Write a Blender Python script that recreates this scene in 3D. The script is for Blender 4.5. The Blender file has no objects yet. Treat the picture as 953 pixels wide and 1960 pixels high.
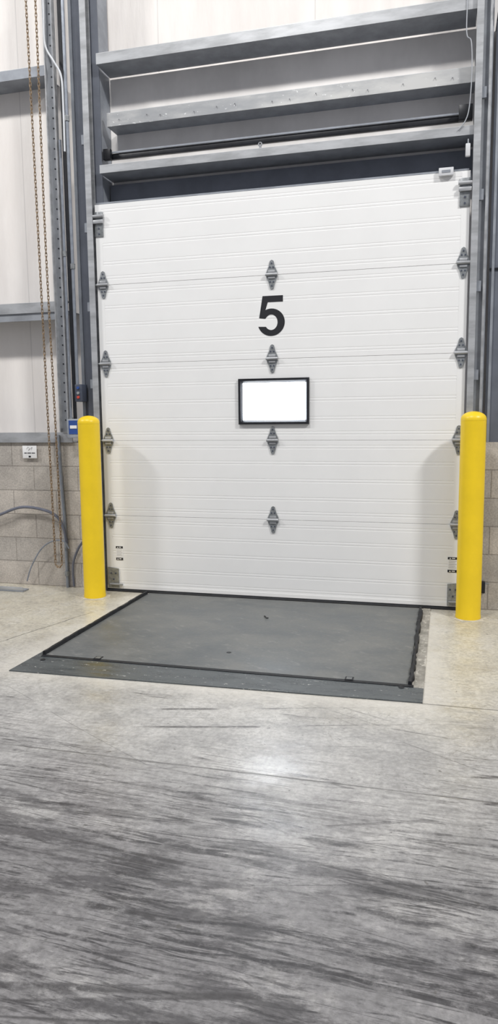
import bpy, bmesh, math, random
from mathutils import Vector, Matrix
random.seed(7)
S = bpy.context.scene
COL = S.collection
S.view_settings.view_transform = 'Standard'

# ------------------------------------------------------------ camera
F, CX, CY = 1400.0, 476.5, 980.0
uz = Vector((-.0099, .9918, .1275)).normalized()
rx = Vector((.9658, -.0201, .2587)); rx = (rx - rx.dot(uz) * uz).normalized()
fy = uz.cross(rx)
M = Matrix((rx, fy, uz))
C = Vector((2.671, -5.409, 1.402))
cd = bpy.data.cameras.new('camera'); cam = bpy.data.objects.new('camera', cd); COL.objects.link(cam)
cd.sensor_fit = 'VERTICAL'; cd.sensor_height = 24.0; cd.lens = 24.0 * F / 1960.0
cam.matrix_world = Matrix.Translation(C) @ M.to_4x4()
S.camera = cam

def at(px, py, Y):
    d = M @ Vector((px - CX, CY - py, -F))
    return C + d * ((Y - C.y) / d.y)
def flr(px, py, z=0.0):
    d = M @ Vector((px - CX, CY - py, -F))
    return C + d * ((z - C.z) / d.z)

# ------------------------------------------------------------ mesh helpers
OFF = {}
class MB:
    def __init__(self): self.bm = bmesh.new()
    def box(self, x0, x1, y0, y1, z0, z1, bev=0):
        r = bmesh.ops.create_cube(self.bm, size=1)
        for v in r['verts']:
            v.co = Vector((x0 + (v.co.x + .5) * (x1 - x0), y0 + (v.co.y + .5) * (y1 - y0), z0 + (v.co.z + .5) * (z1 - z0)))
        if bev:
            es = list({e for v in r['verts'] for e in v.link_edges})
            bmesh.ops.bevel(self.bm, geom=es, offset=bev, segments=2, affect='EDGES', profile=.5)
        return self
    def prism(self, pts, fn, d0, d1):
        a = [self.bm.verts.new(fn(p, d0)) for p in pts]
        b = [self.bm.verts.new(fn(p, d1)) for p in pts]
        n = len(pts)
        f = [self.bm.faces.new(a), self.bm.faces.new(list(reversed(b)))]
        for i in range(n):
            self.bm.faces.new([a[i], b[i], b[(i + 1) % n], a[(i + 1) % n]])
        for q in f: q.normal_update()
        bmesh.ops.triangulate(self.bm, faces=f, quad_method='BEAUTY', ngon_method='EAR_CLIP')
        return self
    def px(self, pts, x0, x1):      # profile (y,z) along x
        return self.prism(pts, lambda p, d: Vector((d, p[0], p[1])), x0, x1)
    def py(self, pts, y0, y1):      # profile (x,z) along y
        return self.prism(pts, lambda p, d: Vector((p[0], d, p[1])), y0, y1)
    def pz(self, pts, z0, z1):
        return self.prism(pts, lambda p, d: Vector((p[0], p[1], d)), z0, z1)
    def tube(self, pts, r, seg=8, closed=False):
        pts = [Vector(p) for p in pts]; n = len(pts); rings = []
        prev = None
        for i, p in enumerate(pts):
            if closed: t = pts[(i + 1) % n] - pts[i - 1]
            else: t = pts[min(i + 1, n - 1)] - pts[max(i - 1, 0)]
            t.normalize()
            if prev is None:
                up = Vector((0, 0, 1)) if abs(t.z) < .9 else Vector((1, 0, 0))
                a = t.cross(up).normalized()
            else:
                a = (prev - t * prev.dot(t)).normalized()
            prev = a; b = t.cross(a)
            rings.append([self.bm.verts.new(p + (a * math.cos(2 * math.pi * k / seg) + b * math.sin(2 * math.pi * k / seg)) * r) for k in range(seg)])
        m = n if closed else n - 1
        for i in range(m):
            A, B = rings[i], rings[(i + 1) % n]
            for k in range(seg):
                self.bm.faces.new([A[k], A[(k + 1) % seg], B[(k + 1) % seg], B[k]])
        if not closed:
            self.bm.faces.new(rings[0]); self.bm.faces.new(list(reversed(rings[-1])))
        return self
    def lathe(self, cx, cy, prof, seg=40):
        rings = []
        for r, z in prof:
            if r < 1e-5: rings.append([self.bm.verts.new((cx, cy, z))])
            else: rings.append([self.bm.verts.new((cx + r * math.cos(2 * math.pi * k / seg), cy + r * math.sin(2 * math.pi * k / seg), z)) for k in range(seg)])
        for A, B in zip(rings, rings[1:]):
            for k in range(seg):
                k2 = (k + 1) % seg
                if len(A) == 1: self.bm.faces.new([A[0], B[k], B[k2]])
                elif len(B) == 1: self.bm.faces.new([A[k], A[k2], B[0]])
                else: self.bm.faces.new([A[k], A[k2], B[k2], B[k]])
        return self
    def build(self, name, mat, parent=None, origin=None, flat=False):
        bm = self.bm
        bmesh.ops.recalc_face_normals(bm, faces=bm.faces)
        if parent is not None: off = OFF[parent.name]
        elif origin is not None: off = Vector(origin)
        else:
            xs = [v.co.x for v in bm.verts]; ys = [v.co.y for v in bm.verts]; zs = [v.co.z for v in bm.verts]
            off = Vector(((min(xs) + max(xs)) / 2, (min(ys) + max(ys)) / 2, min(zs)))
        bmesh.ops.translate(bm, verts=bm.verts, vec=-off)
        me = bpy.data.meshes.new(name); bm.to_mesh(me); bm.free()
        if not flat:
            for p in me.polygons: p.use_smooth = True
            me.set_sharp_from_angle(angle=math.radians(35))
        me.materials.append(mat)
        o = bpy.data.objects.new(name, me); COL.objects.link(o)
        if parent is not None: o.parent = parent
        else: o.location = off
        OFF[o.name] = off
        return o

def tag(o, label, cat, group=None):
    o['label'] = label; o['category'] = cat
    if group: o['group'] = group
    return o
def thing(name, loc, label, cat, group=None):
    o = bpy.data.objects.new(name, None); COL.objects.link(o); o.location = loc; o.empty_display_size = .1
    OFF[o.name] = Vector(loc)
    return tag(o, label, cat, group)
def struct(o): o['kind'] = 'structure'; return o
def smooth_path(pts, n=8):
    pts = [Vector(p) for p in pts]; P = [pts[0]] + pts + [pts[-1]]; out = []
    for i in range(1, len(P) - 2):
        for k in range(n):
            t = k / n; a, b, c, d = P[i - 1], P[i], P[i + 1], P[i + 2]
            out.append(.5 * ((2 * b) + (c - a) * t + (2 * a - 5 * b + 4 * c - d) * t * t + (3 * b - a - 3 * c + d) * t ** 3))
    out.append(pts[-1]); return out

# ------------------------------------------------------------ materials
class G:
    def __init__(self, name):
        self.m = bpy.data.materials.new(name); self.m.use_nodes = True
        self.nt = self.m.node_tree; self.b = self.nt.nodes['Principled BSDF']
    def n(self, t): return self.nt.nodes.new(t)
    def set(self, sock, v):
        if isinstance(v, bpy.types.NodeSocket): self.nt.links.new(v, sock)
        elif isinstance(v, (tuple, list)) and len(v) == 3 and sock.type == 'RGBA': sock.default_value = (*v, 1)
        else: sock.default_value = v
    def obj(self): return self.n('ShaderNodeTexCoord').outputs['Object']
    def map(self, v, scale=(1, 1, 1), rot=0, loc=(0, 0, 0)):
        if rot:
            r = self.n('ShaderNodeMapping'); self.set(r.inputs['Vector'], v); r.inputs['Rotation'].default_value = (0, 0, rot); v = r.outputs[0]
        k = self.n('ShaderNodeMapping'); self.set(k.inputs['Vector'], v)
        k.inputs['Scale'].default_value = scale; k.inputs['Location'].default_value = loc
        return k.outputs[0]
    def noise(self, v, scale, detail=4, rough=.5, dist=0, out=0):
        k = self.n('ShaderNodeTexNoise'); self.set(k.inputs['Vector'], v)
        k.inputs['Scale'].default_value = scale; k.inputs['Detail'].default_value = detail; k.inputs['Roughness'].default_value = rough
        k.inputs['Distortion'].default_value = dist
        return k.outputs[out]
    def warp(self, v, scale, amt):
        n_ = self.noise(v, scale, 3, .5, 0, 1)
        s = self.n('ShaderNodeVectorMath'); s.operation = 'SUBTRACT'; self.set(s.inputs[0], n_); s.inputs[1].default_value = (.5, .5, .5)
        k = self.n('ShaderNodeVectorMath'); k.operation = 'SCALE'; self.set(k.inputs[0], s.outputs[0]); k.inputs['Scale'].default_value = amt
        a = self.n('ShaderNodeVectorMath'); a.operation = 'ADD'; self.set(a.inputs[0], v); self.set(a.inputs[1], k.outputs[0])
        return a.outputs[0]
    def math(self, op, a, b=0.0, c=0.0):
        k = self.n('ShaderNodeMath'); k.operation = op
        self.set(k.inputs[0], a); self.set(k.inputs[1], b); self.set(k.inputs[2], c)
        return k.outputs[0]
    def mul(self, *a):
        r = a[0]
        for q in a[1:]: r = self.math('MULTIPLY', r, q)
        return r
    def rng(self, v, a, b, c=0.0, d=1.0, smooth=True):
        k = self.n('ShaderNodeMapRange'); k.interpolation_type = 'SMOOTHSTEP' if smooth else 'LINEAR'
        self.set(k.inputs[0], v)
        for i, x in enumerate((a, b, c, d)): k.inputs[i + 1].default_value = x
        return k.outputs[0]
    def mix(self, f, a, b, blend='MIX'):
        k = self.n('ShaderNodeMixRGB'); k.blend_type = blend
        self.set(k.inputs[0], f); self.set(k.inputs[1], a); self.set(k.inputs[2], b)
        return k.outputs[0]
    def sep(self, v):
        k = self.n('ShaderNodeSeparateXYZ'); self.set(k.inputs[0], v); return k.outputs
    def comb(self, x, y, z):
        k = self.n('ShaderNodeCombineXYZ'); self.set(k.inputs[0], x); self.set(k.inputs[1], y); self.set(k.inputs[2], z); return k.outputs[0]
    def bump(self, h, strength=.2, dist=.01):
        k = self.n('ShaderNodeBump'); k.inputs['Strength'].default_value = strength; k.inputs['Distance'].default_value = dist
        self.set(k.inputs['Height'], h); self.nt.links.new(k.outputs[0], self.b.inputs['Normal'])

def mat(name, col, rough=.5, metal=0.0, var=.08, scale=6, stretch=(1, 1, 1), bump=0, detail=5, spec=None):
    g = G(name); v = g.map(g.obj(), stretch)
    nz = g.noise(v, scale, detail, .6)
    f = g.rng(nz, .3, .7)
    lo = tuple(c * (1 - var) for c in col); hi = tuple(min(1, c * (1 + var)) for c in col)
    g.set(g.b.inputs['Base Color'], g.mix(f, lo, hi))
    g.b.inputs['Roughness'].default_value = rough; g.b.inputs['Metallic'].default_value = metal
    if spec is not None: g.b.inputs['Specular IOR Level'].default_value = spec
    if bump: g.bump(nz, bump, .005)
    return g.m

m_white = mat('white_door_paint', (.83, .83, .825), .42, 0, .015, 3)
m_galv = mat('galvanised_steel', (.42, .43, .445), .40, .38, .20, 7, (.5, 1, 2))
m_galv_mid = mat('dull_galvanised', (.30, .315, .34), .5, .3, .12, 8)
m_galv_dark = mat('galvanised_shaded', (.28, .30, .335), .48, .2, .14, 8)  # darker galvanised copy, shade put into the colour on girts and columns
m_galv_hinge = mat('zinc_plate', (.30, .315, .325), .38, .5, .22, 40)
m_lip = mat('lip_edge_highlight', (.62, .63, .64), .36, .3, .10, 9)  # edge highlight put into the lip colour
m_steelshade = mat('blue_grey_shade_steel', (.14, .153, .185), .5, .2, .10, 6)  # shade of the columns and door recess is put into this colour
m_blackmetal = mat('black_metal', (.014, .015, .019), .4, .2, .3, 12)
m_rubber = mat('black_rubber', (.008, .009, .012), .6, 0, .4, 30, bump=.3)
m_yellow = mat('yellow_plastic', (.855, .595, .013), .38, 0, .04, 5)
m_conduit = mat('grey_conduit', (.25, .275, .32), .4, .3, .12, 20)
m_cable = mat('grey_cable', (.13, .14, .18), .5, 0, .1, 20)
m_whitecable = mat('white_cable', (.62, .64, .67), .5, 0, .05, 20)
m_paleblack = mat('pale_grey_cable', (.34, .36, .39), .5, 0, .05, 20)
m_chain = mat('rusty_brown_chain', (.27, .19, .115), .5, .35, .4, 60)
m_paper = mat('white_placard', (.82, .82, .82), .5, 0, .02, 10)
m_ink = mat('black_ink', (.012, .012, .016), .5, 0, .1, 10)
m_greyink = mat('grey_print', (.35, .35, .36), .6, 0, .1, 10)
m_red = mat('red_button', (.55, .06, .035), .4, 0, .05, 10)
m_blue = mat('blue_label', (.03, .08, .30), .4, 0, .08, 10)
m_box = mat('dark_grey_enclosure', (.06, .07, .10), .45, 0, .1, 10)
m_boxlight = mat('light_grey_enclosure', (.36, .39, .44), .45, 0, .08, 10)
m_whiteplastic = mat('white_plastic', (.60, .61, .63), .45, 0, .03, 10)
m_recess_tone = mat('recess_tone_lining', (.80, .775, .755), .45, 0, .12, 1.6, (1, 1, .6), .3)

# worn galvanised with pale speckle
g = G('speckled_galvanised'); v = g.obj()
big = g.noise(g.map(v, (.8, 1, 3)), 2.0, 5, .6)
sp = g.noise(g.map(v, (.7, 1, 1.2)), 40, 3, .6)
c = g.mix(g.rng(big, .38, .66), (.35, .36, .375), (.58, .58, .57))
c = g.mix(g.rng(sp, .66, .71), c, (.72, .73, .73))
g.set(g.b.inputs['Base Color'], c); g.b.inputs['Roughness'].default_value = .38; g.b.inputs['Metallic'].default_value = .3
m_speck = g.m

# insulation liner
g = G('white_vinyl_liner'); v = g.obj(); s = g.sep(v)
wr = g.noise(g.map(v, (3, 1, .6)), 2.0, 5, .55)
fr = g.math('ABSOLUTE', g.math('SUBTRACT', g.math('FRACT', g.math('MULTIPLY', g.math('ADD', s[0], .15), .82)), .5))
seam = g.rng(fr, .0, .006, 1, 0)
c = g.mix(g.rng(wr, .3, .7), (.77, .728, .695), (.84, .803, .77))
c = g.mix(g.math('MULTIPLY', seam, .45), c, (.45, .43, .42))
g.set(g.b.inputs['Base Color'], c); g.b.inputs['Roughness'].default_value = .55
g.bump(wr, .35, .03); m_liner = g.m

# concrete block wall
g = G('concrete_block'); v = g.obj(); s = g.sep(v)
br = g.n('ShaderNodeTexBrick'); g.set(br.inputs['Vector'], g.comb(g.math('ADD', s[0], .06), s[2], 0.0))
br.inputs['Scale'].default_value = 1; br.inputs['Brick Width'].default_value = .406; br.inputs['Row Height'].default_value = .2035
br.inputs['Mortar Size'].default_value = .006; br.inputs['Mortar Smooth'].default_value = .6
br.inputs['Color1'].default_value = (.57, .52, .465, 1); br.inputs['Color2'].default_value = (.49, .455, .415, 1); br.inputs['Mortar'].default_value = (.36, .33, .295, 1)
n1 = g.noise(v, 4, 9, .74); n2 = g.noise(v, 80, 4, .7)
c = g.mix(.6, br.outputs['Color'], g.mix(g.rng(n1, .3, .7), (.55, .55, .56), (1.05, 1.05, 1.05)), 'MULTIPLY')
c = g.mix(.5, c, g.mix(g.rng(n2, .35, .65), (.6, .6, .6), (1.15, 1.15, 1.15)), 'MULTIPLY')
g.set(g.b.inputs['Base Color'], c); g.b.inputs['Roughness'].default_value = .9
g.bump(g.math('SUBTRACT', g.math('MULTIPLY', n2, .5), br.outputs['Fac']), .4, .006); m_cmu = g.m

# concrete floor
g = G('worn_concrete_floor'); v = g.obj(); s = g.sep(v); X, Y = s[0], s[1]
wv = g.warp(g.warp(v, .8, .09), 9.0, .010)
wob = g.noise(g.map(v, (.7, 1.5, 1)), 1.3, 9, .70)
yy = g.math('ADD', g.math('ADD', Y, g.mul(g.math('SUBTRACT', wob, .5), 1.1)), g.mul(g.math('SUBTRACT', X, 2.0), .12))
near = g.rng(yy, -2.5, -1.1)              # 1 by the door
mid = g.rng(yy, -2.25, -3.15)             # scuffed zone, fading in gradually
dark = g.rng(yy, -2.85, -3.55)            # blackened lane close to the camera
mott = g.noise(v, 3.0, 10, .72); fine = g.noise(v, 45, 6, .7); grit = g.noise(v, 13, 10, .8)
blot = g.noise(g.map(v, (.7, 2.0, 1), 0, (9, 4, 0)), 5.5, 9, .76)
patch = g.noise(g.map(v, (.8, 1.5, 1)), 2.4, 9, .72)
patch2 = g.noise(g.map(v, (.8, 1.4, 1), 0, (5, 2, 0)), 3.3, 9, .72)
col = g.mix(near, (.455, .447, .43), (.575, .54, .45))
col = g.mix(g.mul(mid, .45), col, (.32, .315, .32))
col = g.mix(g.mul(dark, .80), col, (.175, .171, .177))
col = g.mix(g.mul(g.rng(mott, .44, .62), .42), col, g.mix(near, (.20, .196, .197), (.40, .37, .31)))
col = g.mix(g.mul(g.rng(mott, .50, .36), .34), col, (.60, .585, .56))
col = g.mix(g.mul(g.rng(grit, .50, .62), .30), col, (.17, .166, .166))
# ragged blackened patches
bl = g.noise(g.map(wv, (.6, 2.8, 1)), 2.4, 12, .76)
col = g.mix(g.mul(g.rng(bl, .47, .57), g.math('ADD', g.mul(mid, .16), g.mul(dark, .60))), col, (.055, .053, .057))
# short rubber blotches
col = g.mix(g.mul(g.rng(blot, .53, .60), g.math('ADD', g.mul(mid, .22), g.mul(dark, .38))), col, (.058, .056, .060))
# tyre scuffs: clumps of sharp fine streaks, slightly diagonal
for (rot, sx, sy, sc, det, lo, hi, am, ad, pm, cc) in (
        (.05, .32, 16, 2.0, 10, .52, .575, .50, .88, patch, (.033, .032, .035)),
        (-.06, .25, 24, 1.8, 8, .54, .585, .75, .88, patch2, (.035, .034, .037)),
        (.13, .25, 22, 1.8, 8, .545, .59, .75, .80, patch2, (.038, .037, .040)),
        (.02, .6, 32, 2.2, 8, .545, .59, .25, .75, patch, (.030, .029, .032)),
        (-.30, .28, 18, 1.6, 8, .58, .62, .72, .5, patch, (.055, .053, .055))):
    n_ = g.noise(g.map(wv, (sx, sy, 1), rot, (sc, sy, 0)), sc, det, .66, .0)
    f_ = g.mul(g.rng(n_, lo, hi), g.rng(pm, .455, .55), g.rng(grit, .66, .46), g.math('ADD', g.mul(mid, am), g.mul(dark, ad - am)))
    col = g.mix(f_, col, cc)
# pale worn flecks and patches
fl = g.noise(g.map(v, (.8, 3.0, 1), .05), 5.0, 12, .80)
col = g.mix(g.mul(g.rng(fl, .54, .61), g.math('ADD', g.mul(mid, .28), g.mul(dark, .08))), col, (.38, .372, .37))
# a few long thin straight scuffs
for rot, sy, sc, w_, k_ in ((.06, 6.0, 1.9, .008, .85), (-.05, 8, 1.6, .007, .85), (.16, 5.0, 1.7, .007, .75), (-.24, 4.0, 1.2, .005, .8), (.5, 3, 1.3, .004, .6)):
    q = g.noise(g.map(v, (.16, sy, 1), rot, (sy, sc, 0)), sc, 1, .4, .0)
    l_ = g.mul(g.rng(g.math('ABSOLUTE', g.math('SUBTRACT', q, .5)), .0, w_, 1, 0), g.rng(g.noise(v, 1.9 + rot, 4), .49, .56), g.rng(grit, .64, .48))
    col = g.mix(g.mul(l_, g.rng(yy, -1.5, -2.4), k_), col, (.045, .043, .045))
col = g.mix(.5, col, g.mix(g.rng(fine, .32, .68), (.55, .55, .55), (1.25, 1.25, 1.25)), 'MULTIPLY')
# dark specks
spk = g.noise(v, 30, 2, .5)
col = g.mix(g.mul(g.rng(spk, .71, .75), .65), col, (.09, .085, .08))
# stains and hairline cracks next to the dock
oc = g.noise(v, 4.5, 9, .76)
col = g.mix(g.mul(g.rng(oc, .52, .66), near, .5), col, (.36, .31, .21))
hc = g.noise(g.map(v, (1, 1, 1), .4), 2.3, 6, .62, .6)
col = g.mix(g.mul(g.rng(g.math('ABSOLUTE', g.math('SUBTRACT', hc, .5)), 0, .004, 1, 0), g.rng(yy, -3.0, -2.2), .5), col, (.18, .165, .14))
# chalky worn collar around the dock plate
dx = g.math('SUBTRACT', g.math('ABSOLUTE', g.math('SUBTRACT', X, 1.45)), 1.14)
dy = g.math('SUBTRACT', g.math('MULTIPLY', Y, -1), 1.89)
dd = g.math('ADD', g.math('MAXIMUM', dx, dy), g.mul(g.math('SUBTRACT', oc, .5), .3))
col = g.mix(g.mul(g.rng(dd, .0, .18, 1, 0), .6), col, (.62, .595, .54))
def line(dist, w): return g.rng(g.math('ABSOLUTE', dist), w * .35, w, 1, 0)
j1 = g.mul(line(g.math('ADD', Y, 2.752), .007), g.rng(mott, .62, .42, .35, 1))
j2 = g.mul(line(g.math('ADD', Y, 1.862), .006), g.math('GREATER_THAN', X, 2.585))
cr = g.math('ADD', g.math('SUBTRACT', X, g.mul(Y, .30)), g.math('ADD', -.385, g.mul(g.math('SUBTRACT', g.noise(v, 9, 4), .5), .05)))
j3 = g.mul(line(cr, .006), g.math('LESS_THAN', g.math('ABSOLUTE', g.math('ADD', Y, 1.25)), .6))
jj = g.math('MAXIMUM', j1, g.math('MAXIMUM', j2, j3))
col = g.mix(g.mul(jj, .8), col, (.065, .063, .06))
g.set(g.b.inputs['Base Color'], col)
g.set(g.b.inputs['Roughness'], g.rng(patch, .38, .62, .23, .40)); g.b.inputs['Specular IOR Level'].default_value = .65
g.bump(g.math('SUBTRACT', g.math('ADD', g.mul(fine, .3), g.mul(grit, .4)), jj), .15, .004); m_floor = g.m

# leveler paints
g = G('deck_plate_paint'); v = g.obj()
n1 = g.noise(g.map(v, (.9, 1.4, 1)), 2.2, 9, .68); ck = g.n('ShaderNodeTexVoronoi'); g.set(ck.inputs['Vector'], g.map(v, (1, 1, 1), .785)); ck.inputs['Scale'].default_value = 42
sf = g.noise(g.map(v, (1.2, 3, 1), .5), 5, 8, .75)
c = g.mix(g.rng(n1, .3, .7), (.105, .116, .122), (.180, .182, .174))
c = g.mix(g.mul(g.rng(sf, .56, .66), .45), c, (.27, .268, .25))
c = g.mix(.2, c, g.mix(g.rng(ck.outputs[0], 0, .6), (1.1, 1.1, 1.1), (.7, .7, .7)), 'MULTIPLY')
g.set(g.b.inputs['Base Color'], c); g.set(g.b.inputs['Roughness'], g.rng(n1, .3, .7, .38, .55)); g.bump(ck.outputs[0], .2, .003); m_deck = g.m
g = G('chipped_dark_grey_paint'); v = g.obj(); s = g.sep(v)
n1 = g.noise(g.map(v, (1, 3, 1)), 5, 6, .65); ch = g.noise(g.map(v, (1, 1.8, 1)), 40, 4, .7); ms = g.noise(g.map(v, (.8, 9, 1)), 4, 4, .6)
c = g.mix(g.rng(n1, .3, .7), (.048, .057, .063), (.090, .102, .106))
c = g.mix(g.mul(g.rng(ch, .60, .65), g.rng(ms, .51, .58)), c, (.48, .48, .46))
g.set(g.b.inputs['Base Color'], c); g.set(g.b.inputs['Roughness'], g.rng(n1, .35, .65, .24, .40)); g.bump(n1, .15, .004); m_curb = g.m
g = G('chipped_pale_margin'); v = g.obj()
n1 = g.noise(v, 9, 8, .72); n2 = g.noise(g.map(v, (1.6, 1, 1)), 16, 7, .75)
c = g.mix(g.rng(n1, .35, .65), (.20, .19, .165), (.36, .34, .30)); c = g.mix(g.rng(n2, .54, .62), c, (.50, .475, .42))
g.set(g.b.inputs['Base Color'], c); g.b.inputs['Roughness'].default_value = .7; g.bump(n2, .3, .005); m_angle = g.m
m_weath = mat('pale_concrete_collar', (.52, .49, .42), .8, 0, .2, 12)
m_plug = mat('dull_dark_plug', (.035, .037, .04), .6, 0, .2, 12)
g = G('daylit_window'); g.b.inputs['Base Color'].default_value = (.9, .93, 1, 1); g.b.inputs['Roughness'].default_value = .25
v = g.obj(); g.set(g.b.inputs['Emission Color'], g.mix(g.rng(g.noise(v, 3, 2), .3, .7), (.84, .91, 1), (.94, .97, 1)))
g.b.inputs['Emission Strength'].default_value = 13.0; m_pane = g.m

# ------------------------------------------------------------ room shell
struct(MB().box(-6, 9, -11, .30, -.2, 0).build('floor', m_floor, origin=(0, 0, 0)))
struct(MB().box(-6, -.20, .05, .25, 0, 1.215).build('wall_left', m_cmu, origin=(0, 0, 0)))
struct(MB().box(2.90, 9, .05, .25, 0, 1.215).build('wall_right', m_cmu, origin=(0, 0, 0)))
b = MB(); b.box(-6, -.0, .25, .29, 1.215, 6.5); b.box(2.79, 9, .25, .29, 1.215, 6.5); b.box(0, 2.79, .25, .29, 3.0, 6.5)
struct(b.build('wall_back', m_liner, origin=(0, 0, 0)))
struct(MB().box(.046, 2.80, .2375, .2495, 3.24, 4.045).build('recess_tone_panel_1', m_recess_tone, origin=(0, 0, 0)))  # panel added over the liner to tune the tone of its shaded recess

# ------------------------------------------------------------ girts
def girt(x0, x1, z0, h, y, dep, m, label, group='galvanised wall girts', name='steel_girt', webm=None, screws=0, low=0):
    t = thing(name, ((x0 + x1) / 2, y + dep / 2, z0 - .005), label, 'girt', group)
    th = .004
    MB().box(x0, x1, y, y + th, z0 - .004, z0 + h).build('flange', m, t)
    MB().box(x0, x1, y + th + .0003, y + dep, z0 - .003, z0 + .001).build('web', webm or m_galv_dark, t)  # underside shade put into the darker web colour
    MB().px([(y, z0 + h + .0003), (y + .022, z0 + h + .0003), (y + .022, z0 + h - .014), (y + .025, z0 + h - .014), (y + .025, z0 + h + .0035), (y, z0 + h + .0035)], x0, x1).build('lip', m_lip, t)
    if low:
        MB().px([(y + .012, z0 - .0045), (y + .016, z0 - .0045), (y + .016, z0 - low), (y + .002, z0 - low), (y + .002, z0 - low + .006), (y + .012, z0 - low + .006)], x0, x1).build('lower_flange', m_galv_mid, t)
    for k in range(screws):
        xs = x0 + .1 + (x1 - x0 - .2) * (k + .25 * math.sin(k * 2.3)) / (screws - 1)
        zs = z0 + h * (.45 + .12 * math.sin(k * 1.7))
        MB().tube([(xs, y - .0002, zs), (xs + .004, y - .012, zs - .006)], .003, 6).build('screw', m_galv_mid, t)
    return t
girt(.055, 2.80, 4.060, .070, -.005, .242, m_galv, 'long galvanised girt highest above the dock door')
girt(.10, 2.80, 3.632, .092, .055, .182, m_speck, 'speckled worn galvanised girt second from the top above the dock door', screws=14)
girt(.055, 2.80, 3.278, .052, -.005, .242, m_galv, 'smooth galvanised header girt just above the white dock door')
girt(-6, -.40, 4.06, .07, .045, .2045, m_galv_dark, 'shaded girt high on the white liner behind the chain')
girt(-6, -.285, 2.27, .075, .03, .2195, m_galv, 'deep galvanised girt halfway up the white liner behind the chain', low=.065)
girt(2.93, 9, 4.02, .085, .0, .2495, m_galv, 'galvanised girt at the top right corner beside the right jamb')

# base channels on the block walls
b = MB().px([(.03, 1.217), (.24, 1.217), (.24, 1.224), (.037, 1.224), (.037, 1.30), (.03, 1.30)], -6, -.285)
tag(b.build('base_channel', m_galv), 'galvanised base channel lying on top of the left block wall', 'channel', 'base channels')
b = MB().px([(.03, 1.217), (.24, 1.217), (.24, 1.224), (.037, 1.224), (.037, 1.29), (.03, 1.29)], 3.32, 9)
tag(b.build('base_channel', m_galv), 'galvanised base channel on top of the right block wall', 'channel', 'base channels')

# spring tube between girts
t = thing('counterbalance_shaft', (1.43, .1, 3.39), 'long black shaft with end bracket between the girts above the door', 'shaft')
b = MB(); b.box(.085, 2.775, .10, .135, 3.405, 3.445, .004); b.build('tube', m_blackmetal, t)
b = MB(); b.box(.085, 2.775, .09, .098, 3.445, 3.457); b.build('rail', m_galv_dark, t)
b = MB(); b.box(2.70, 2.79, .03, .09, 3.39, 3.485, .004); b.build('bracket', m_blackmetal, t)
b = MB(); b.box(.06, .12, .05, .09, 3.39, 3.47, .004); b.build('bracket', m_blackmetal, t)

# dark plate added to stand in for shade in the recess over the door
tag(MB().box(.055, 2.80, .18, .2495, 3.0, 3.239).build('recess_shade_plate', m_steelshade), 'dark blue grey sheet added as shade in the recess over the dock door', 'plate')

# eye bolt in the middle of the header
p = at(497, 272, -.012)
t = thing('eye_bolt', (p.x, -.02, 3.334), 'small eye bolt in the middle of the smooth header girt', 'bolt')
MB().tube([(p.x + .012 * math.cos(a), .0, 3.3345 + .026 + .012 * math.sin(a)) for a in [k * math.pi / 8 for k in range(16)]], .0045, 6, True).build('ring', m_galv_mid, t)
MB().box(p.x - .007, p.x + .007, -.004, .012, 3.334, 3.348).build('shank', m_galv_mid, t)

# ------------------------------------------------------------ jambs
t = thing('jamb_column', (-.06, .14, 0), 'steel column coloured as shaded at the left of the dock door', 'column', 'dock door jambs')
b = MB(); b.box(-.185, .045, .06, .068, 0, 6.4); b.build('front_flange', m_steelshade, t)  # front flange coloured dark as if in shade
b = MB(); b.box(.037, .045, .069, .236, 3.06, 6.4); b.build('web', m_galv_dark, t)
b = MB(); b.box(-.19, -.165, .045, .059, 1.25, 6.4); b.build('lip', m_galv_dark, t)
t = thing('jamb_column', (2.86, .14, 0), 'galvanised steel column at the right of the dock door', 'column', 'dock door jambs')
b = MB(); b.box(2.80, 2.905, .052, .06, 0, 6.4); b.build('front_flange', m_galv_mid, t)
b = MB(); b.box(2.905, 2.912, .06, .245, 1.22, 6.4); b.build('web', m_galv_dark, t)
b = MB(); b.box(2.888, 2.905, .03, .052, 1.25, 6.4); b.build('lip', m_galv, t)

# infill column far right, shade put into its dark colour
t = thing('steel_column', (3.1, .14, 1.215), 'wide steel column coloured as shaded beyond the right jamb', 'column')
b = MB(); b.box(2.93, 3.30, .08, .09, 1.216, 4.0); b.build('face', m_steelshade, t)
b = MB(); b.box(2.945, 2.962, .06, .08, 1.216, 4.0); b.build('rib', m_galv_dark, t)
b = MB(); b.box(2.93, 3.30, .07, .08, 2.40, 2.412); b.build('splice', m_blackmetal, t)

# left perforated stud
t = thing('perforated_stud', (-.33, .02, 1.3), 'upright galvanised stud with a row of holes left of the door', 'stud')
b = MB(); b.box(-.375, -.295, .02, .026, 1.301, 6.4); b.build('face', m_galv_mid, t)
b = MB(); b.box(-.378, -.370, -.01, .0198, 1.301, 6.4); b.build('flange', m_galv, t)
b = MB(); b.box(-.302, -.295, -.015, .0198, 1.301, 6.4); b.build('flange', m_galv, t)
z = 1.4
while z < 5.0:
    MB().py([(-.335 + .006 * math.cos(k * math.pi / 4), z + .006 * math.sin(k * math.pi / 4)) for k in range(8)], .0175, .0197).build('hole', m_blackmetal, t); z += .075
tag(MB().px([(.0, 1.30), (.006, 1.30), (.006, 6.4), (.0, 6.4)], -.255, -.225).build('steel_angle', m_blackmetal), 'narrow black steel angle running up between stud and left column', 'angle')

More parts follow.
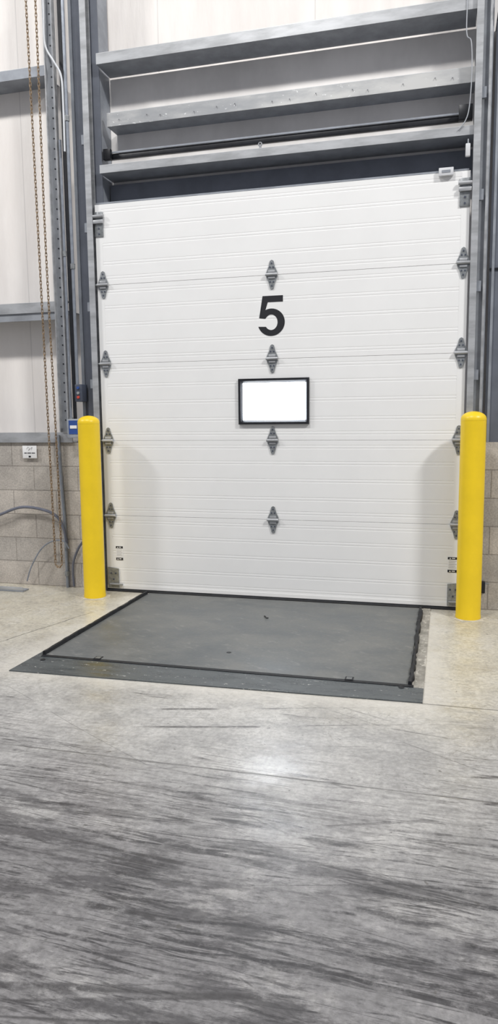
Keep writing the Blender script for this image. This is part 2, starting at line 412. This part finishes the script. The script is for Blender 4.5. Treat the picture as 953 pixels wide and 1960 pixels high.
# vertical tracks
def track(x0, x1, side, label):
    t = thing('door_track', ((x0 + x1) / 2, 0, 0), label, 'track', 'vertical door tracks')
    th = .004
    if side < 0: prof = [(x0, .035), (x0, -.03), (x1, -.03), (x1, -.026), (x0 + th, -.026), (x0 + th, .031), (x1, .031), (x1, .035)]
    else: prof = [(x1, .035), (x1, -.03), (x0, -.03), (x0, -.026), (x1 - th, -.026), (x1 - th, .031), (x0, .031), (x0, .035)]
    MB().pz(prof, .0, 5.6).build('rail', m_galv, t)
    xb0, xb1 = (x0 - .035, x0 - .001) if side < 0 else (x1 + .001, x1 + .03)
    for z in (.45, 1.05, 1.65, 2.25, 2.85, 3.5):
        MB().box(xb0, xb1, .0, .045 if side < 0 else .028, z, z + .07).build('clip', m_galv_dark, t)
track(-.058, -.008, -1, 'galvanised vertical track along the left edge of the dock door')
track(2.800, 2.845, 1, 'galvanised vertical track along the right edge of the dock door')

# ------------------------------------------------------------ the dock door
W = 2.787
door = thing('door_1', (W / 2, .02, 0), 'closed white ribbed sectional dock door numbered 5', 'door'); struct(door)
Z0, SH = .022, .6055
def section_profile(z0, z1):
    h = z1 - z0
    front = [(.003, z0), (.0, z0 + .0015)]
    for f in (.07, .105, .25, .285, .48, .515, .70, .735, .90, .935):
        z = z0 + f * h
        front += [(0, z - .0055), (.0008, z - .002), (.0008, z + .002), (0, z + .0055)]
    front += [(0, z1 - .0015), (.003, z1)]
    return front + [(.045, z1), (.045, z0)]
for k in range(5):
    a, bb = Z0 + k * SH, Z0 + (k + 1) * SH - .0015
    MB().px(section_profile(a, bb), .0, W).build('section', m_white, door, flat=True)
TOP = Z0 + 5 * SH
for k in range(5):
    for xs in (0.001, W - .056):
        MB().box(xs, xs + .055, -.0012, -.0002, Z0 + k * SH + .008, Z0 + (k + 1) * SH - .01).build('end_stile', m_white, door, flat=True)
MB().box(0.01, W - .01, .002, .040, TOP, TOP + .012).build('top_seal', m_galv_dark, door)
b = MB().px([(.0, .022), (.045, .022), (.05, .0), (-.02, .0), (-.022, .008)], .0, W); b.build('bottom_seal', m_rubber, door)
MB().box(.0, W, -.004, -.0005, .0225, .05).build('bottom_retainer', m_white, door)

def hinge(x, z, s=1.0, roller=0):
    out = [(0, .105), (.013, .098), (.024, .055), (.042, .016), (.042, -.016), (.024, -.055), (.013, -.098), (0, -.105), (-.013, -.098), (-.024, -.055), (-.042, -.016), (-.042, .016), (-.024, .055), (-.013, .098)]
    o = MB().py([(x + p[0] * s, z + p[1] * s) for p in out], -.008, -.0013).build('hinge', m_galv_hinge, door)
    b = MB(); b.tube([(x - .045, -.018, z), (x + .045, -.018, z)], .011, 12)
    b.box(x - .026, x + .026, -.0165, -.0085, z - .03, z - .012, .002); b.box(x - .026, x + .026, -.0165, -.0085, z + .012, z + .03, .002)
    b.build('barrel', m_galv, o)
    for dx, dz in ((0, .08), (-.012, .052), (.012, .052), (0, -.08), (-.012, -.052), (.012, -.052)):
        MB().tube([(x + dx, -.0125, z + dz), (x + dx, -.0082, z + dz)], .0058, 8).build('bolt', m_box, o)
    if roller:
        MB().tube([(x + roller * .03, -.018 + .004, z), (x + roller * .075, -.014, z)], .007, 8).build('roller_stem', m_galv_hinge, o)
for k in range(1, 5):
    z = Z0 + k * SH
    hinge(.052, z, 1, -1); hinge(1.405, z); hinge(W - .032, z, 1, 1)

# top corner brackets
def topbracket(x, z, s):
    o = MB().box(x - .035, x + .035, -.010, -.0013, z - .10, z + .085, .002).build('top_bracket', m_galv_hinge, door)
    MB().box(x - .042, x + .042, -.028, -.0105, z - .005, z + .022, .003).build('slide_plate', m_galv, o)
    MB().tube([(x - .045, -.02, z + .05), (x + .045, -.02, z + .05)], .012, 10).build('roller_tube', m_galv, o)
    for dz in (-.08, -.04):
        MB().tube([(x, -.015, z + dz), (x, -.0102, z + dz)], .007, 8).build('bolt', m_box, o)
p = at(190, 428, 0); topbracket(max(p.x, .03), p.z, -1)
p = at(890, 366, 0); topbracket(min(p.x, W - .03), p.z, 1)

# bottom corner brackets
for x0, x1, sgn in ((.012, .105, -1), (W - .085, W - .005, 1)):
    o = MB().py([(x0, .03), (x1, .03), (x1, .19), (x0 + .0, .20)] if sgn < 0 else [(x0, .03), (x1, .03), (x1, .20), (x0, .19)], -.010, -.0042).build('bottom_bracket', m_galv_hinge, door)
    xc = (x0 + x1) / 2
    MB().tube([(xc - .03, -.018, .06), (xc + .085 if sgn < 0 else xc + .05, -.018, .06)], .007, 8).build('pin', m_galv, o)
    for dx, dz in ((-.02, .15), (.02, .15), (0, .10)):
        MB().tube([(xc + dx, -.015, dz), (xc + dx, -.0102, dz)], .007, 8).build('bolt', m_box, o)

# number 5
p0 = at(519, 604, 0); HN = .285
cx5, cz5 = .325, .33
pts = [(.62, 1.0), (.11, 1.0), (.022, .445), (.175, .425)]
for i in range(0, 25):
    a = math.radians(142 - i * (288 / 24)); pts.append((cx5 + .160 * math.cos(a), cz5 + .197 * math.sin(a)))
for i in range(0, 33):
    a = math.radians(-163 + i * (278 / 32)); pts.append((cx5 + .34 * math.cos(a), cz5 + .348 * math.sin(a)))
pts += [(.24, .84), (.62, .84)]
MB().py([(p0.x + (u - .325) * HN * 1.06, p0.z + (w - .5) * HN) for u, w in pts], -.0015, -.0003).build('number_decal', m_ink, door)['label'] = 'bold black number 5'

# window in the door
a, bq = at(457, 724, 0), at(592, 813, 0)
x0, x1 = a.x, bq.x; z1, z0 = (at(457, 726, 0).z + at(592, 722, 0).z) / 2, (at(457, 813, 0).z + at(592, 811, 0).z) / 2
fw = .031
def frame_ring(xa, xb, za, zb, w_, ya, yb):
    # mitred frame whose inner edge slopes back to the pane
    b = MB(); o_ = [(xa, za), (xb, za), (xb, zb), (xa, zb)]
    m_ = [(xa + w_ * .55, za + w_ * .55), (xb - w_ * .55, za + w_ * .55), (xb - w_ * .55, zb - w_ * .55), (xa + w_ * .55, zb - w_ * .55)]
    i_ = [(xa + w_, za + w_), (xb - w_, za + w_), (xb - w_, zb - w_), (xa + w_, zb - w_)]
    rings = [[b.bm.verts.new((p[0], yb, p[1])) for p in o_], [b.bm.verts.new((p[0], ya, p[1])) for p in o_], [b.bm.verts.new((p[0], ya, p[1])) for p in m_], [b.bm.verts.new((p[0], yb - .004, p[1])) for p in i_], [b.bm.verts.new((p[0], yb, p[1])) for p in i_]]
    for A, B in zip(rings, rings[1:] + rings[:1]):
        for k in range(4): b.bm.faces.new([A[k], A[(k + 1) % 4], B[(k + 1) % 4], B[k]])
    return b
wf = frame_ring(x0, x1, z0, z1, fw, -.022, -.0003).build('window_frame', m_blackmetal, door)
MB().box(x0 + fw + .0005, x1 - fw - .0005, -.0035, -.0004, z0 + fw + .0005, z1 - fw - .0005).build('pane', m_pane, wf)

# warning stickers
def sticker(px0, px1, py0, py1):
    a, c = at(px0, py0, 0), at(px1, py1, 0); w = c.x - a.x; h = a.z - c.z
    y = -.0013
    o = MB().box(a.x, c.x, y - .0012, y - .0003, c.z, a.z).build('warning_sticker', m_paper, door)
    for z0_, z1_ in ((a.z - .16 * h, a.z), (c.z, c.z + .17 * h)):
        MB().box(a.x, c.x, y - .0018, y - .0013, z0_, z1_).build('black_band', m_ink, o)
        xm, zm = a.x + .25 * w, (z0_ + z1_) / 2; r = (z1_ - z0_) * .32
        b_ = MB(); b_.py([(xm - r, zm - r), (xm + r, zm - r), (xm, zm + r)], y - .0022, y - .0019); b_.box(xm + 2 * r, xm + w * .5, y - .0022, y - .0019, zm - r * .5, zm + r * .5)
        b_.build('band_print', m_paper, o)
    b_ = MB()
    for i in range(5):
        zc = a.z - h * (.27 + .11 * i); b_.box(a.x + .1 * w, a.x + w * (.9 - .1 * (i % 2)), y - .0018, y - .0013, zc, zc + .03 * h)
    b_.build('text_lines', m_greyink, o)
sticker(222, 236, 1045, 1072); sticker(857, 875, 1066, 1096)

# magnet bracket on the door's top right
a = at(840, 316, -.01); c = at(868, 327, -.01)
o = MB().box(a.x, c.x, -.03, -.004, TOP - .03, TOP + .022, .003).build('contact_magnet', m_whiteplastic, door)
MB().box(a.x + .02, c.x - .02, -.032, -.0305, TOP - .012, TOP + .005).build('magnet_face', m_galv_dark, o)

# slide lock at the lower right of the door
t = thing('slide_lock', (2.885, .0, .1), 'small black slide lock low behind the right yellow bollard', 'lock')
b = MB(); b.box(2.92, 2.965, .0, .049, .13, .215, .006); b.build('case', m_blackmetal, t)
b = MB(); b.tube([(2.852, .02, .2), (2.99, .02, .2)], .006, 8); b.build('bolt', m_galv_hinge, t)

# ------------------------------------------------------------ bollards
def bollard(x, y, label):
    t = thing('bollard', (x, y, 0), label, 'bollard', 'yellow dock bollards'); R, H = .084, 1.432
    MB().lathe(x, y, [(0, 0.002), (R + .002, .002), (R + .002, .02), (R, .03), (R, H - .062), (0, H - .062)]).build('sleeve', m_yellow, t)
    pr = [(R + .0005, H - .0615), (R + .0005, H - .05)]
    for k in range(1, 9):
        a = k / 8 * math.pi / 2; pr.append((R * math.cos(a) if k < 8 else 0, H - .05 + .05 * math.sin(a)))
    MB().lathe(x, y, pr).build('dome_cap', m_yellow, t)
    rr = [(R + .035 + .012 * math.sin(k * 1.9) + .006 * math.cos(k * 3.1)) for k in range(20)]
    MB().pz([(x + rr[k] * math.cos(k * math.pi / 10), y + rr[k] * math.sin(k * math.pi / 10)) for k in range(20)], .0002, .0018).build('grout_ring', m_weath, t)
bollard(-.01, -.215, 'yellow bollard left of the dock door next to the hanging chain')
bollard(2.846, -.195, 'yellow bollard at the right end of the dock door')

# ------------------------------------------------------------ dock leveler
t = thing('dock_leveler', (1.44, -.95, 0), 'grey steel dock leveler plate set in the floor before the door', 'dock leveler')
MB().box(.385, 2.51, -1.636, -.05, .0005, .010, .002).build('deck_plate', m_deck, t)
MB().pz([(.322, -1.925), (2.588, -1.862), (2.588, -1.667), (.368, -1.667), (.366, -1.56), (.330, -1.56)], .0004, .006).build('front_curb', m_curb, t)
MB().box(.368, 2.535, -1.666, -1.637, .0004, .009).build('hinge_gap', m_rubber, t)
MB().box(.325, .362, -1.559, -.03, .0004, .006).build('side_angle', m_angle, t)
MB().box(2.537, 2.588, -1.666, -.03, .0004, .006).build('side_angle', m_angle, t)
def seal(xs, w, h, jit, seed):
    random.seed(seed)
    n = 30; b = MB(); pr = []
    for i in range(n + 1):
        y = -1.636 + (1.57) * i / n; pr.append((y, xs - w / 2 + random.uniform(-jit, jit), xs + w / 2 + random.uniform(-jit, jit), h + random.uniform(-jit, jit)))
    vs = [[b.bm.verts.new(q) for q in ((a, y, .0005), (a + .003, y, hh), (c - .003, y, hh), (c, y, .0005))] for y, a, c, hh in pr]
    for A, B in zip(vs, vs[1:]):
        for k in range(4): b.bm.faces.new([A[k], A[(k + 1) % 4], B[(k + 1) % 4], B[k]])
    b.bm.faces.new(vs[0]); b.bm.faces.new(list(reversed(vs[-1])))
    return b
seal(.374, .020, .030, .003, 3).build('side_seal', m_rubber, t)
seal(2.521, .024, .028, .007, 4).build('side_seal', m_rubber, t)
for px, py in ((180, 1265), (668, 1300)):
    p = flr(px, py, .01); b = MB()
    b.box(p.x - .022, p.x + .022, -1.650, -1.60, .0102, .0125); b.build('lug', m_rubber, t)
    MB().box(p.x - .015, p.x + .015, -1.640, -1.608, .0126, .0135).build('lug_face', m_deck, t)
p = flr(438, 1249, .01); MB().lathe(p.x, p.y, [(0, .0102), (.015, .0102), (.015, .0112), (0, .0112)], 16).build('lift_hole', m_plug, t)
p = flr(508, 1182, .01); MB().tube([(p.x - .014, p.y + .025, .014), (p.x, p.y, .018), (p.x + .014, p.y - .025, .014), (p.x + .024, p.y - .016, .014)], .004, 6).build('lift_ring', m_plug, t)
for px, py in ((82, 1263), (768, 1316)):
    p = flr(px, py, .006); MB().lathe(p.x, p.y, [(0, .0062), (.015, .0062), (.015, .0085), (0, .0085)], 12).build('plug', m_rubber, t)

# ------------------------------------------------------------ left side fittings
yC = -.12
b = MB(); pitch = .027; zb = .215; zt = 5.6
def fxa(z): return -.405 - .040 * (z - .25) / 4.3
def fxb(z): return -.350 - .022 * (z - .25) / 4.3 + .006 * math.sin(z * 1.7)
def link(c, tdir, flip):
    t_ = tdir.normalized(); s_ = Vector((0, 1, 0)) if flip else t_.cross(Vector((0, 1, 0))).normalized()
    L, w_ = .0115, .0072; ps = []
    for k in range(5): a_ = -math.pi / 2 + k * math.pi / 4; ps.append(c + t_ * (L + w_ * math.cos(a_)) + s_ * (w_ * math.sin(a_)))
    for k in range(5): a_ = math.pi / 2 + k * math.pi / 4; ps.append(c + t_ * (-L + w_ * math.cos(a_)) + s_ * (w_ * math.sin(a_)))
    b.tube(ps, .0028, 5, True)
i = 0; z = zt
while z > zb + .03: link(Vector((fxa(z), yC, z)), Vector((0, 0, 1)), i % 2); z -= pitch; i += 1
xa, xb = fxa(zb), fxb(zb); cxm, rr_ = (xa + xb) / 2, (xb - xa) / 2
for k in range(1, 4):
    a_ = math.pi + k * math.pi / 4; link(Vector((cxm + rr_ * math.cos(a_), yC, zb + .02 + rr_ * math.sin(a_))), Vector((-math.sin(a_), 0, math.cos(a_))), i % 2); i += 1
z = zb + .03
while z < zt: link(Vector((fxb(z), yC, z)), Vector((0, 0, 1)), i % 2); z += pitch; i += 1
tag(b.build('pull_chain', m_chain), 'long rusty pull chain hanging in a loop left of the door', 'chain')

def pipe(name, pts, r, m, label, cat, group=None, clips=()):
    o = MB().tube(pts, r, 10)
    t = thing(name, pts[0], label, cat, group); o.build('pipe', m, t)
    for c_ in clips: MB().tube([(c_[0], c_[1], c_[2] - .02), (c_[0], c_[1], c_[2] + .02)], r * 1.45, 10).build('coupling', m_galv_hinge, t)
    return t
pipe('conduit', [(-.205, -.005, 1.55), (-.205, -.005, 5.9)], .013, m_conduit, 'grey conduit rising from the push button station', 'conduit', 'electrical conduits', [(-.205, -.005, 1.57), (-.205, -.005, 2.6), (-.205, -.005, 3.7)])
pipe('conduit', [(-.272, -.005, 1.32), (-.272, -.005, 3.55)], .011, m_conduit, 'thin grey conduit clipped against the perforated stud', 'conduit', 'electrical conduits', [(-.272, -.005, 1.40), (-.272, -.005, 2.7)])
# push button station
a = at(146, 736, -.02); c = at(161, 769, -.02)
t = thing('push_button_station', ((a.x + c.x) / 2, 0, c.z), 'dark push button station with red and blue buttons left of the door', 'control box')
MB().box(a.x, c.x, -.05, .0449, c.z, a.z, .006).build('case', m_box, t)
xm = (a.x + c.x) / 2; hh = a.z - c.z
for f_, mm_ in ((.80, m_blue), (.5, m_galv), (.26, m_red)):
    MB().tube([(xm, -.060, c.z + hh * f_), (xm, -.0505, c.z + hh * f_)], .011, 14).build('button', mm_, t)
# grey and blue junction box
a = at(131, 802, -.03); c = at(158, 838, -.03)
t = thing('disconnect_box', ((a.x + c.x) / 2, -.02, c.z), 'grey box with blue label beside the top of the left bollard', 'control box')
MB().box(a.x, c.x, -.06, -.0165, c.z, a.z, .005).build('case', m_boxlight, t)
MB().box(a.x + .018, c.x - .006, -.063, -.0605, c.z + .03, a.z - .012).build('label_plate', m_blue, t)
MB().box(a.x + .03, c.x - .03, -.066, -.0635, c.z + .075, c.z + .10).build('label_print', m_paper, t)
# conduit down the block wall
pv = at(122, 980, .02).x
pipe('conduit', [(pv - .02, .015, 1.28), (pv - .015, .03, .9), (pv, .03, .6), (pv + .005, .03, .0)], .014, m_conduit, 'grey conduit running down the left block wall to the floor', 'conduit', 'electrical conduits', [(pv + .004, .028, .12)])
pts = [at(q[0], q[1], -.004) for q in ((-60, 1010), (0, 985), (40, 971), (80, 975), (108, 988), (122, 1012), (128, 1040))]
tag(MB().tube(smooth_path(pts), .012, 10).build('cable', m_cable), 'dark grey cable arching across the left block wall', 'cable', 'wall cables')
pts = [at(q[0], q[1], -.03) for q in ((52, 1112), (60, 1085), (78, 1052), (100, 1036), (122, 1036), (132, 1050))]
tag(MB().tube(smooth_path(pts), .006, 8).build('cable', m_conduit), 'thin light grey cable bending up from the floor plate', 'cable', 'wall cables')
pts = [at(q[0], q[1], .02) for q in ((160, 1035), (150, 1050), (141, 1075), (140, 1100), (142, 1122))]
tag(MB().tube(smooth_path(pts), .010, 8).build('cable', m_cable), 'short dark cable hanging behind the left bollard', 'cable', 'wall cables')
pts = [at(q[0], q[1], -.04) for q in ((80, -60), (83, 20), (86, 85), (103, 118), (117, 146), (121, 200), (124, 290))]
tag(MB().tube(smooth_path(pts), .008, 8).build('cable', m_whitecable), 'white cable bending over to the stud near the top left', 'cable', 'wall cables')
pts = [at(q[0], q[1], -.012) for q in ((897, -40), (893, 60), (902, 80), (903, 140), (898, 205), (890, 232), (877, 249))]
tag(MB().tube(smooth_path(pts), .0036, 8).build('cable', m_paleblack), 'thin pale cable curling beside the black shaft near the top right', 'cable', 'wall cables')
# sensor on the right jamb
a = at(891, 276, -.04); c = at(899, 300, -.04)
t = thing('sensor_box', (a.x + .016, -.04, c.z), 'small white sensor box on the right jamb above the door', 'sensor')
MB().box(a.x, a.x + .031, -.06, -.0305, c.z, a.z, .005).build('case', m_whiteplastic, t)
MB().tube([(a.x + .016, -.045, a.z), (a.x + .016, -.045, a.z + .03)], .004, 8).build('lead', m_paleblack, t)

# placard on the block wall
a = at(45, 853, .046); c = at(73, 877, .046); w = c.x - a.x; h = a.z - c.z
t = thing('wall_placard', ((a.x + c.x) / 2, .047, c.z), 'small white placard with an emblem on the left block wall', 'sign')
MB().box(a.x, c.x, .027, .0298, c.z, a.z, .001).build('board', m_paper, t)
MB().tube(smooth_path([(a.x + w * u, .0263, c.z + h * q) for u, q in ((.3, .72), (.4, .9), (.5, .78), (.42, .62), (.6, .8), (.7, .88), (.62, .66))], 4), .0015, 5).build('emblem', m_greyink, t)
b = MB()
for u0, u1 in ((.12, .30), (.34, .60), (.64, .88)): b.box(a.x + w * u0, a.x + w * u1, .0262, .0268, c.z + h * .38, c.z + h * .45)
b.build('text_line', m_ink, t)
MB().box(a.x + w * .42, a.x + w * .58, .0262, .0268, c.z + h * .06, c.z + h * .2).build('black_mark', m_ink, t)

# flat metal channel on the floor at the far left
a = flr(0, 1131); c = flr(50, 1131)
t = thing('metal_channel', (c.x - .2, -.03, 0), 'short grey metal channel lying against the left block wall', 'channel')
MB().box(c.x - .5, c.x, a.y + .0, min(a.y + .09, .04), .0005, .012, .002).build('web', m_galv_dark, t)
MB().box(c.x - .5, c.x, a.y + .0, a.y + .008, .0125, .04, .002).build('flange', m_galv, t)

# ------------------------------------------------------------ light
def area(loc, aim, e, sx, sy, col=(1, .985, .96)):
    l = bpy.data.lights.new('high_bay', 'AREA'); l.energy = e; l.shape = 'RECTANGLE'; l.size = sx; l.size_y = sy; l.color = col
    o = bpy.data.objects.new('high_bay', l); COL.objects.link(o); o.location = loc
    o.rotation_euler = (Vector(aim) - Vector(loc)).to_track_quat('-Z', 'Y').to_euler()
area((.3, -4.9, 8.5), (.8, -1.5, .5), 290, 1.0, .6)
area((8.3, -4.9, 8.5), (2.4, -1.2, 1), 610, 1.0, .6)
area((-7.0, -4.9, 8.5), (.5, -1.2, 1), 385, 1.0, .6)
w = bpy.data.worlds.new('world'); S.world = w; w.use_nodes = True
bg = w.node_tree.nodes['Background']; bg.inputs[0].default_value = (.89, .915, 1.0, 1); bg.inputs[1].default_value = .37
